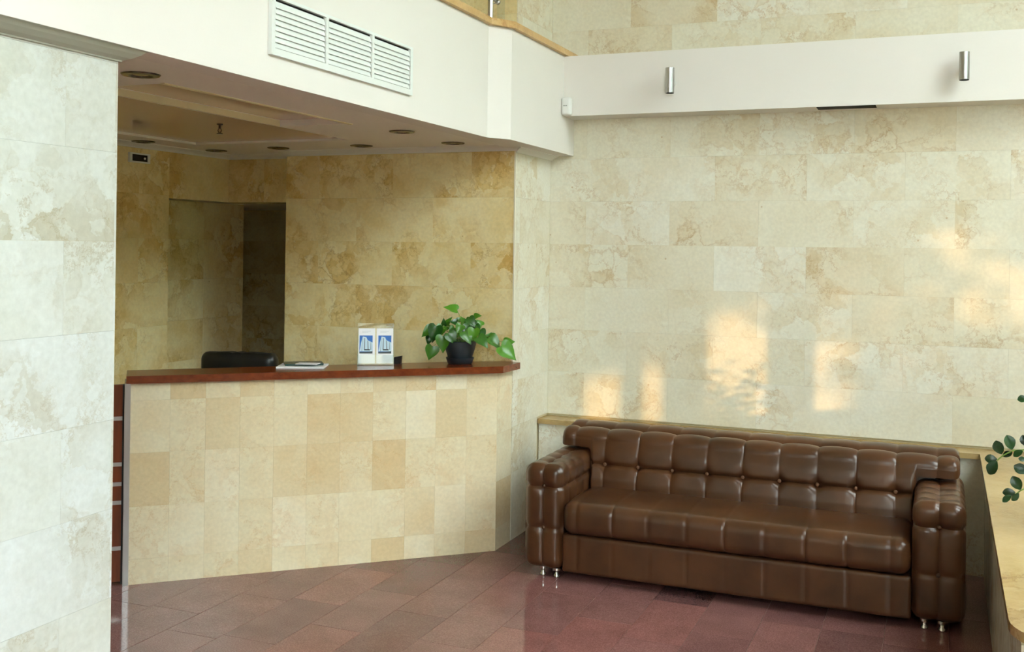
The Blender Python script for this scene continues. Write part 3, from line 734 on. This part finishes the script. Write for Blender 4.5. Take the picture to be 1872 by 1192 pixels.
bm = bmesh.new(); tube(bm, [(cc.x, cc.y-0.25, 0.10), (cc.x, cc.y-0.25, 0.43)], 0.028, 12); obj('column', rotz(bm, an, cc), CHROME, ch, True)
for k in range(5):
    a = k*2*math.pi/5+0.3; p0 = Vector((cc.x, cc.y-0.25, 0.11)); p1 = p0 + Vector((math.cos(a), math.sin(a), 0))*0.29; p1.z = 0.075
    bm = bmesh.new(); tube(bm, [p0, p1], [0.025, 0.016], 8); lg = obj('leg', rotz(bm, an, cc), BLACKP, ch, True)
    bm = bmesh.new(); lathe(bm, [(0.02, -0.02), (0.028, -0.014), (0.028, 0.014), (0.02, 0.02)], (p1.x, p1.y, 0.0285), 14, 'Y'); obj('caster', rotz(bm, an, cc), BLACKP, lg, True)

# ---------------------------------------------------------------- wall fittings
# ventilation grille on the gallery front
XG = -2.30; GY0, GY1, GZ0, GZ1 = 3.200, 4.297, 2.446, 2.668
vg = empty('ventilation_grille', (XG, (GY0+GY1)/2, GZ0), 'white three-part louvred ventilation grille on the gallery front', 'grille')
obj('back_plate', box(XG+0.0003, XG+0.002, GY0+0.012, GY1-0.012, GZ0+0.012, GZ1-0.006), DARK, vg)  # dark sheet stands for the shaded opening behind the slats
fr = bmesh.new(); fb = 0.026
for b in ((GY0, GY1, GZ0, GZ0+fb), (GY0, GY1, GZ1-0.012, GZ1), (GY0, GY0+0.022, GZ0+fb, GZ1-0.012), (GY1-0.022, GY1, GZ0+fb, GZ1-0.012)):
    bx(fr, XG, XG+0.016, *b)
obj('grille_frame', fr, ALUW, vg)
bars = [3.572, 3.934]
for yb in bars: obj('divider', box(XG, XG+0.0165, yb-0.009, yb+0.009, GZ0+fb, GZ1-0.012), ALUW, vg)
segs = [(GY0+0.024, bars[0]-0.012), (bars[0]+0.012, bars[1]-0.012), (bars[1]+0.012, GY1-0.024)]
zt0, zt1 = GZ0+fb+0.002, GZ1-0.012-0.013; ns = 8
for (ya, yb) in segs:
    for i in range(ns):
        z0 = zt0 + (zt1-zt0)*i/ns; h = (zt1-zt0)/ns
        bm = bmesh.new(); q = [(XG+0.0125, z0), (XG+0.0137, z0+0.0006), (XG+0.0052, z0+h*1.22), (XG+0.004, z0+h*1.22-0.0006)]
        A = [bm.verts.new((x, ya, z)) for x, z in q]; B = [bm.verts.new((x, yb, z)) for x, z in q]
        for k in range(4): bm.faces.new((A[k], A[(k+1) % 4], B[(k+1) % 4], B[k]))
        bm.faces.new(A[::-1]); bm.faces.new(B)
        obj('slat', bm, ALUW, vg)
# cylinder wall lights on the fascia
for k, (xs, lab) in enumerate(((-1.526, 'steel cylinder wall light on the fascia, close to the gallery corner'), (0.0835, 'steel cylinder wall light on the fascia above the right end of the sofa'))):
    lab = lab.replace('right end of the sofa', 'sofa arm beside the ledge')
    w = empty('wall_light', (xs, 6.19, 2.755), lab, 'wall light', 'cylinder lights on the white fascia')
    yc = 6.115; r = 0.0262
    bm = bmesh.new(); lathe(bm, [(0.024, 2.682), (r, 2.684), (r, 2.832), (0.0225, 2.833), (0.0225, 2.82)], (xs, yc, 0), 28); obj('cylinder', bm, CHROME, w, True)
    bm = bmesh.new(); lathe(bm, [(0.0215, 2.6795), (0.0245, 2.6805), (0.0245, 2.6825)], (xs, yc, 0), 24); obj('lens_ring', bm, DARK, w, True)
    bm = bmesh.new(); lathe(bm, [(0.020, 6.178-6.19), (0.020, 0.0)], (xs, 6.19, 2.750), 24, 'Y'); obj('wall_plate', bm, WHITEP, w, True)
    bm = bmesh.new(); tube(bm, [(xs, 6.179, 2.750), (xs, yc+0.02, 2.750)], 0.010, 10); obj('bracket', bm, CHROME, w, True)
# motion detector in the corner
md = empty('motion_detector', (-2.19, 6.19, 2.575), 'small white motion detector in the corner beside the fascia', 'detector')
bm = rbox((-2.219, 6.135, 2.578), (-2.160, 6.1895, 2.690), 0.014, 0.006); obj('housing', bm, WHITEP, md, True)
bm = bmesh.new()
for a, b in ((-2.204, -2.193), (-2.190, -2.180)): bx(bm, a, b, 6.1342, 6.1352, 2.634, 2.638)
obj('printed_mark', bm, MARKG, md)
# control panel on the reception wall
cpn = empty('wall_control_panel', (XL, 5.05, 2.237), 'black control display in a white frame on the reception wall', 'control panel')
fr = bmesh.new(); Y0_, Y1_, Z0_, Z1_ = 4.962, 5.137, 2.237, 2.296
for b in ((Y0_, Y1_, Z0_, Z0_+0.009), (Y0_, Y1_, Z1_-0.009, Z1_), (Y0_, Y0_+0.02, Z0_+0.009, Z1_-0.009), (Y1_-0.02, Y1_, Z0_+0.009, Z1_-0.009)): bx(fr, XL+0.0005, XL+0.016, *b)
obj('panel_frame', fr, WHITEP, cpn)
obj('display', box(XL+0.0005, XL+0.010, Y0_+0.02, Y1_-0.02, Z0_+0.009, Z1_-0.009), BLACKP, cpn)
bm = bmesh.new(); lathe(bm, [(0.007, 0.0), (0.007, 0.005)], (XL+0.010, Y1_-0.045, 2.266), 12, 'X'); obj('button', bm, WHITEP, cpn)
# recessed ceiling lights
DL = [(-2.700, 2.99, 'recessed ceiling downlight closest to the pale marble pier'), (-4.47, 4.98, 'recessed ceiling downlight above the control panel'), (-4.42, 5.60, 'recessed ceiling downlight above the corner of the dark recess'),
      (-3.893, 5.54, 'recessed ceiling downlight above the open papers, first from the recess along the wall cornice'), (-3.296, 5.55, 'recessed ceiling downlight by the middle of the reception wall cornice'), (-2.674, 4.918, 'recessed ceiling downlight set behind the vent grille end of the beam'), (-2.675, 5.543, 'recessed ceiling downlight above the potted plant')]
DL[3] = (DL[3][0], DL[3][1], 'recessed ceiling downlight above the magazines, by the cornice step'); DL[5] = (DL[5][0], DL[5][1], 'recessed ceiling downlight between the white gallery front and the ceiling recess')
RINGM = simple('dull_nickel', srgb(112,108,92), 0.25, 0.9)
LAMPG = simple('lamp_reflector', srgb(190,186,170), 0.15, 0.9)
for x, y, lab in DL:
    d = empty('downlight', (x, y, ZC), lab, 'downlight', 'recessed reception downlights')
    bm = bmesh.new()
    prof = [(0.040, ZC-0.001), (0.044, ZC-0.008), (0.066, ZC-0.006), (0.070, ZC-0.0008)]
    rings = []
    for r, z in prof: rings.append([bm.verts.new((x+r*math.cos(2*math.pi*k/28), y+r*math.sin(2*math.pi*k/28), z)) for k in range(28)])
    for i in range(4):
        for k in range(28): bm.faces.new((rings[i][k], rings[i][(k+1) % 28], rings[(i+1) % 4][(k+1) % 28], rings[(i+1) % 4][k]))
    obj('trim_ring', bm, RINGM, d, True)
    bm = bmesh.new(); lathe(bm, [(0.018, ZC-0.005), (0.030, ZC-0.003), (0.0415, ZC-0.0006)], (x, y, 0), 24); obj('lamp_face', bm, LAMPG, d, True)
# sprinkler
sp = empty('sprinkler_head', (-3.50, 4.46, ZC+0.014), 'small steel sprinkler head hanging from the glossy ceiling', 'sprinkler'); sx, sy = -3.50, 4.46
bm = bmesh.new(); lathe(bm, [(0.016, ZC+0.0135), (0.016, ZC+0.009), (0.007, ZC+0.005), (0.007, ZC-0.012)], (sx, sy, 0), 14); obj('body', bm, BRONZE, sp, True)
bm = bmesh.new()
for s in (-1, 1): tube(bm, [(sx+s*0.006, sy, ZC-0.010), (sx+s*0.012, sy, ZC-0.022), (sx, sy, ZC-0.036)], 0.0022, 6)
obj('yoke', bm, BRONZE, sp, True)
bm = bmesh.new(); lathe(bm, [(0.004, ZC-0.034), (0.017, ZC-0.037), (0.017, ZC-0.039), (0.004, ZC-0.040)], (sx, sy, 0), 14); obj('deflector', bm, BRONZE, sp, True)

# gallery railing: steel post, rod and glass
ZK = ZG+0.036
rl = empty('gallery_railing', (-2.33, 5.27, ZK), 'steel post and rod railing with glass along the stone coping of the gallery', 'railing')
pxp, pyp = -2.335, 5.292
bm = bmesh.new(); tube(bm, [(pxp, pyp, ZK), (pxp, pyp, 3.92)], 0.0155, 16); po = obj('post', bm, CHROME2, rl, True)
bm = bmesh.new(); lathe(bm, [(0.030, ZK), (0.030, ZK+0.006), (0.017, ZK+0.008)], (pxp, pyp, 0), 18); obj('base_flange', bm, CHROME2, po, True)
for k in range(1, 5):
    bm = bmesh.new(); tube(bm, [(pxp, pyp-1.2*k, ZK), (pxp, pyp-1.2*k, 3.92)], 0.0155, 12); obj('post', bm, CHROME2, rl, True)
for zr in (3.125, 3.45, 3.75):
    bm = bmesh.new(); tube(bm, [(pxp, 0.3, zr), (pxp, pyp+0.085, zr)], 0.006, 8); ro = obj('rod', bm, CHROME, rl, True)
    bm = bmesh.new(); lathe(bm, [(0.006, -0.012), (0.015, -0.008), (0.015, 0.008), (0.006, 0.012)], (pxp, pyp+0.095, zr), 12, 'Y'); obj('rod_knob', bm, CHROME, ro, True)
    bm = bmesh.new(); tube(bm, [(pxp, pyp, zr-0.04), (pxp, pyp+0.085, zr-0.005)], 0.004, 6); obj('strut', bm, CHROME, ro, True)
bm = bmesh.new(); tube(bm, [(pxp, 0.3, 3.93), (pxp, pyp+0.35, 3.93)], 0.022, 12); obj('handrail', bm, CHROME, rl, True)
bm = bmesh.new(); bx(bm, pxp-0.005, pxp+0.005, pyp+0.10, pyp+0.19, ZK+0.002, 3.90); obj('glass_panel', bm, ACRYL, rl)

# ---------------------------------------------------------------- plant on the ledge, entering from the right
pl = Vector((0.62, 4.75, ZL))
rp = empty('ledge_plant', pl, 'dark glossy-leaved plant on the stone ledge at the edge of the picture', 'plant')
bm = bmesh.new(); lathe(bm, [(0.085, 0.0), (0.095, 0.01), (0.120, 0.15), (0.128, 0.19), (0.120, 0.192), (0.112, 0.17)], pl, 28); obj('pot', bm, POTC, rp, True)
bm = bmesh.new(); lathe(bm, [(0.110, 0.165), (0.108, 0.172)], pl, 20); obj('soil', bm, SOIL, rp)
DP = 4.62
def qv(px, py, y=DP): return on_y(px, py, y)
pcr = pl + Vector((0, 0, 0.17))
# leaves seen in the picture: base and tip in the crop at (1780,690), 4.77x
LR = [((205,715),(100,705),.9),((205,730),(122,838),.85),((245,670),(190,560),.85),((335,630),(300,508),.85),((250,690),(330,650),.5),((430,640),(345,680),.7),
      ((410,980),(340,870),.75),((365,1005),(255,1000),.75),((330,1030),(250,1080),.3),((395,1010),(335,1075),.3),((470,830),(358,770),.95),((455,720),(395,705),.9),((470,180),(385,190),1.0),((470,600),(425,510),.9)]
for b, t, w in LR:
    yy = DP + random.uniform(-0.03, 0.03)
    B = qv(1780+b[0]/4.77, 690+b[1]/4.77, yy); Tp = qv(1780+t[0]/4.77, 690+t[1]/4.77, yy-0.01)
    place_leaf(SPOON, rp, B, Tp, (Vector((-0.1, -1, 0.55))+Vector((random.uniform(-.3,.3), 0, random.uniform(-.3,.3)))).normalized(), 0.75+w*0.45)
for pts in ([(205,722),(250,685),(335,640),(440,630),(560,700)], [(345,1035),(410,985),(470,960),(560,900)], [(470,190),(560,300),(600,500)], [(455,800),(520,820),(580,860)]):
    P3 = [qv(1780+p[0]/4.77, 690+p[1]/4.77) for p in pts]; P3.append(P3[-1]*0.5 + (pcr+Vector((0,0,0.05)))*0.5); P3.append(pcr)
    bm = bmesh.new(); tube(bm, P3, 0.0028, 6); obj('stem', bm, STEM, rp, True)
for k in range(12):                                       # the rest of the crown, beyond the frame
    a = random.uniform(-1.4, 1.9); h = random.uniform(0.20, 0.5); e = pl + Vector((math.cos(a)*0.24, math.sin(a)*0.24, 0.15+h))
    bm = bmesh.new(); tube(bm, [pcr, pcr*0.5+e*0.5+Vector((0,0,0.08)), e], 0.003, 6); obj('stem', bm, STEM, rp, True)
    for s in range(5):
        b = pcr.lerp(e, 0.4+0.15*s) + Vector((0,0,0.04)); dr = Vector((random.uniform(-1,1), random.uniform(-1,1), random.uniform(-.1,.6))).normalized()
        place_leaf(SPOON, rp, b, b+dr*0.075, Vector((0.2, -0.3, 1)).normalized(), 1.0)

# ---------------------------------------------------------------- trees outside the windows (they dapple the low sun)
gt_ = empty('garden_tree', (6.2, 0.3, -0.3), 'broad leafy garden tree outside the windows', 'tree')
bm = bmesh.new(); tube(bm, [(7.2, 2.9, -0.3), (7.15, 2.85, 1.4), (6.7, 2.0, 2.6), (6.3, 0.8, 3.4)], [0.15, 0.12, 0.10, 0.05], 8); obj('trunk', bm, BARK, gt_, True)
rnd = random.Random(5)
BL = [(0.3, 4.15, 1.9, 1.55, 5200, 0.17), (-1.1, 3.3, 0.6, 0.9, 1100, 0.13), (-0.55, 2.42, 0.40, 0.34, 420, 0.08), (-0.1, 2.62, 0.34, 0.24, 300, 0.07), (0.28, 2.80, 0.30, 0.22, 240, 0.07), (0.72, 2.44, 0.30, 0.30, 280, 0.06), (1.30, 1.85, 0.42, 0.36, 420, 0.08), (1.15, 2.55, 0.45, 0.40, 190, 0.06), (1.9, 3.3, 0.6, 0.9, 900, 0.13)]
for (by, bz, ry, rz, n, sz) in BL:
    bm = bmesh.new()
    for i in range(n):
        while True:
            p = Vector((rnd.uniform(-1,1), rnd.uniform(-1,1), rnd.uniform(-1,1)))
            if p.length < 1: break
        c = Vector((6.2+p.x*0.6, by+p.y*ry, bz+p.z*rz)); q = sz*rnd.uniform(0.6, 1.2)
        a = Vector((rnd.uniform(-1,1), rnd.uniform(-1,1), rnd.uniform(-1,1))).normalized(); b = a.orthogonal().normalized()
        bm.faces.new([bm.verts.new(c + a*q), bm.verts.new(c + b*q*0.5), bm.verts.new(c - a*q), bm.verts.new(c - b*q*0.5)])
    tag(obj('foliage', bm, FOLIAGE, gt_), kind='stuff')
# house added out of view to keep the sun off most windows
nb = empty('added_sun_block_house', (13.0, -12.0, -0.3), 'plain pale house added outside the windows to block the sun', 'house')
bm = bmesh.new(); prism(bm, [(12.0, -5.70), (16.0, -9.3), (16.0, -24.0), (12.0, -24.0)], -0.3, 6.3); obj('wall', bm, simple('added_house_render', srgb(150,140,124), 0.8), nb)
bm = bmesh.new(); prism(bm, [(11.7, -24.3), (16.3, -24.3), (16.3, -9.3), (11.7, -5.6)], 6.3, 6.5); obj('roof', bm, simple('added_house_roof', srgb(120,90,76), 0.8), nb)
for k in range(6): 
    for z in (0.8, 3.7): obj('window', box(11.97, 12.02, -23.0+3*k, -21.6+3*k, z, z+1.4), DGREY, nb)

hg = obj('added_sky_block_hedge', rbox((12.0, -3.1, -0.3), (13.5, 26.0, 6.2), 0.5, 0.5, lambda p, n: 0.25*math.sin(p.y*3.1)*math.sin(p.z*2.7)), FOLIAGE, None, True)  # unseen, added to cut off the low sky
tag(hg, 'tall dark clipped hedge added outside the windows to block the low sky', 'hedge')
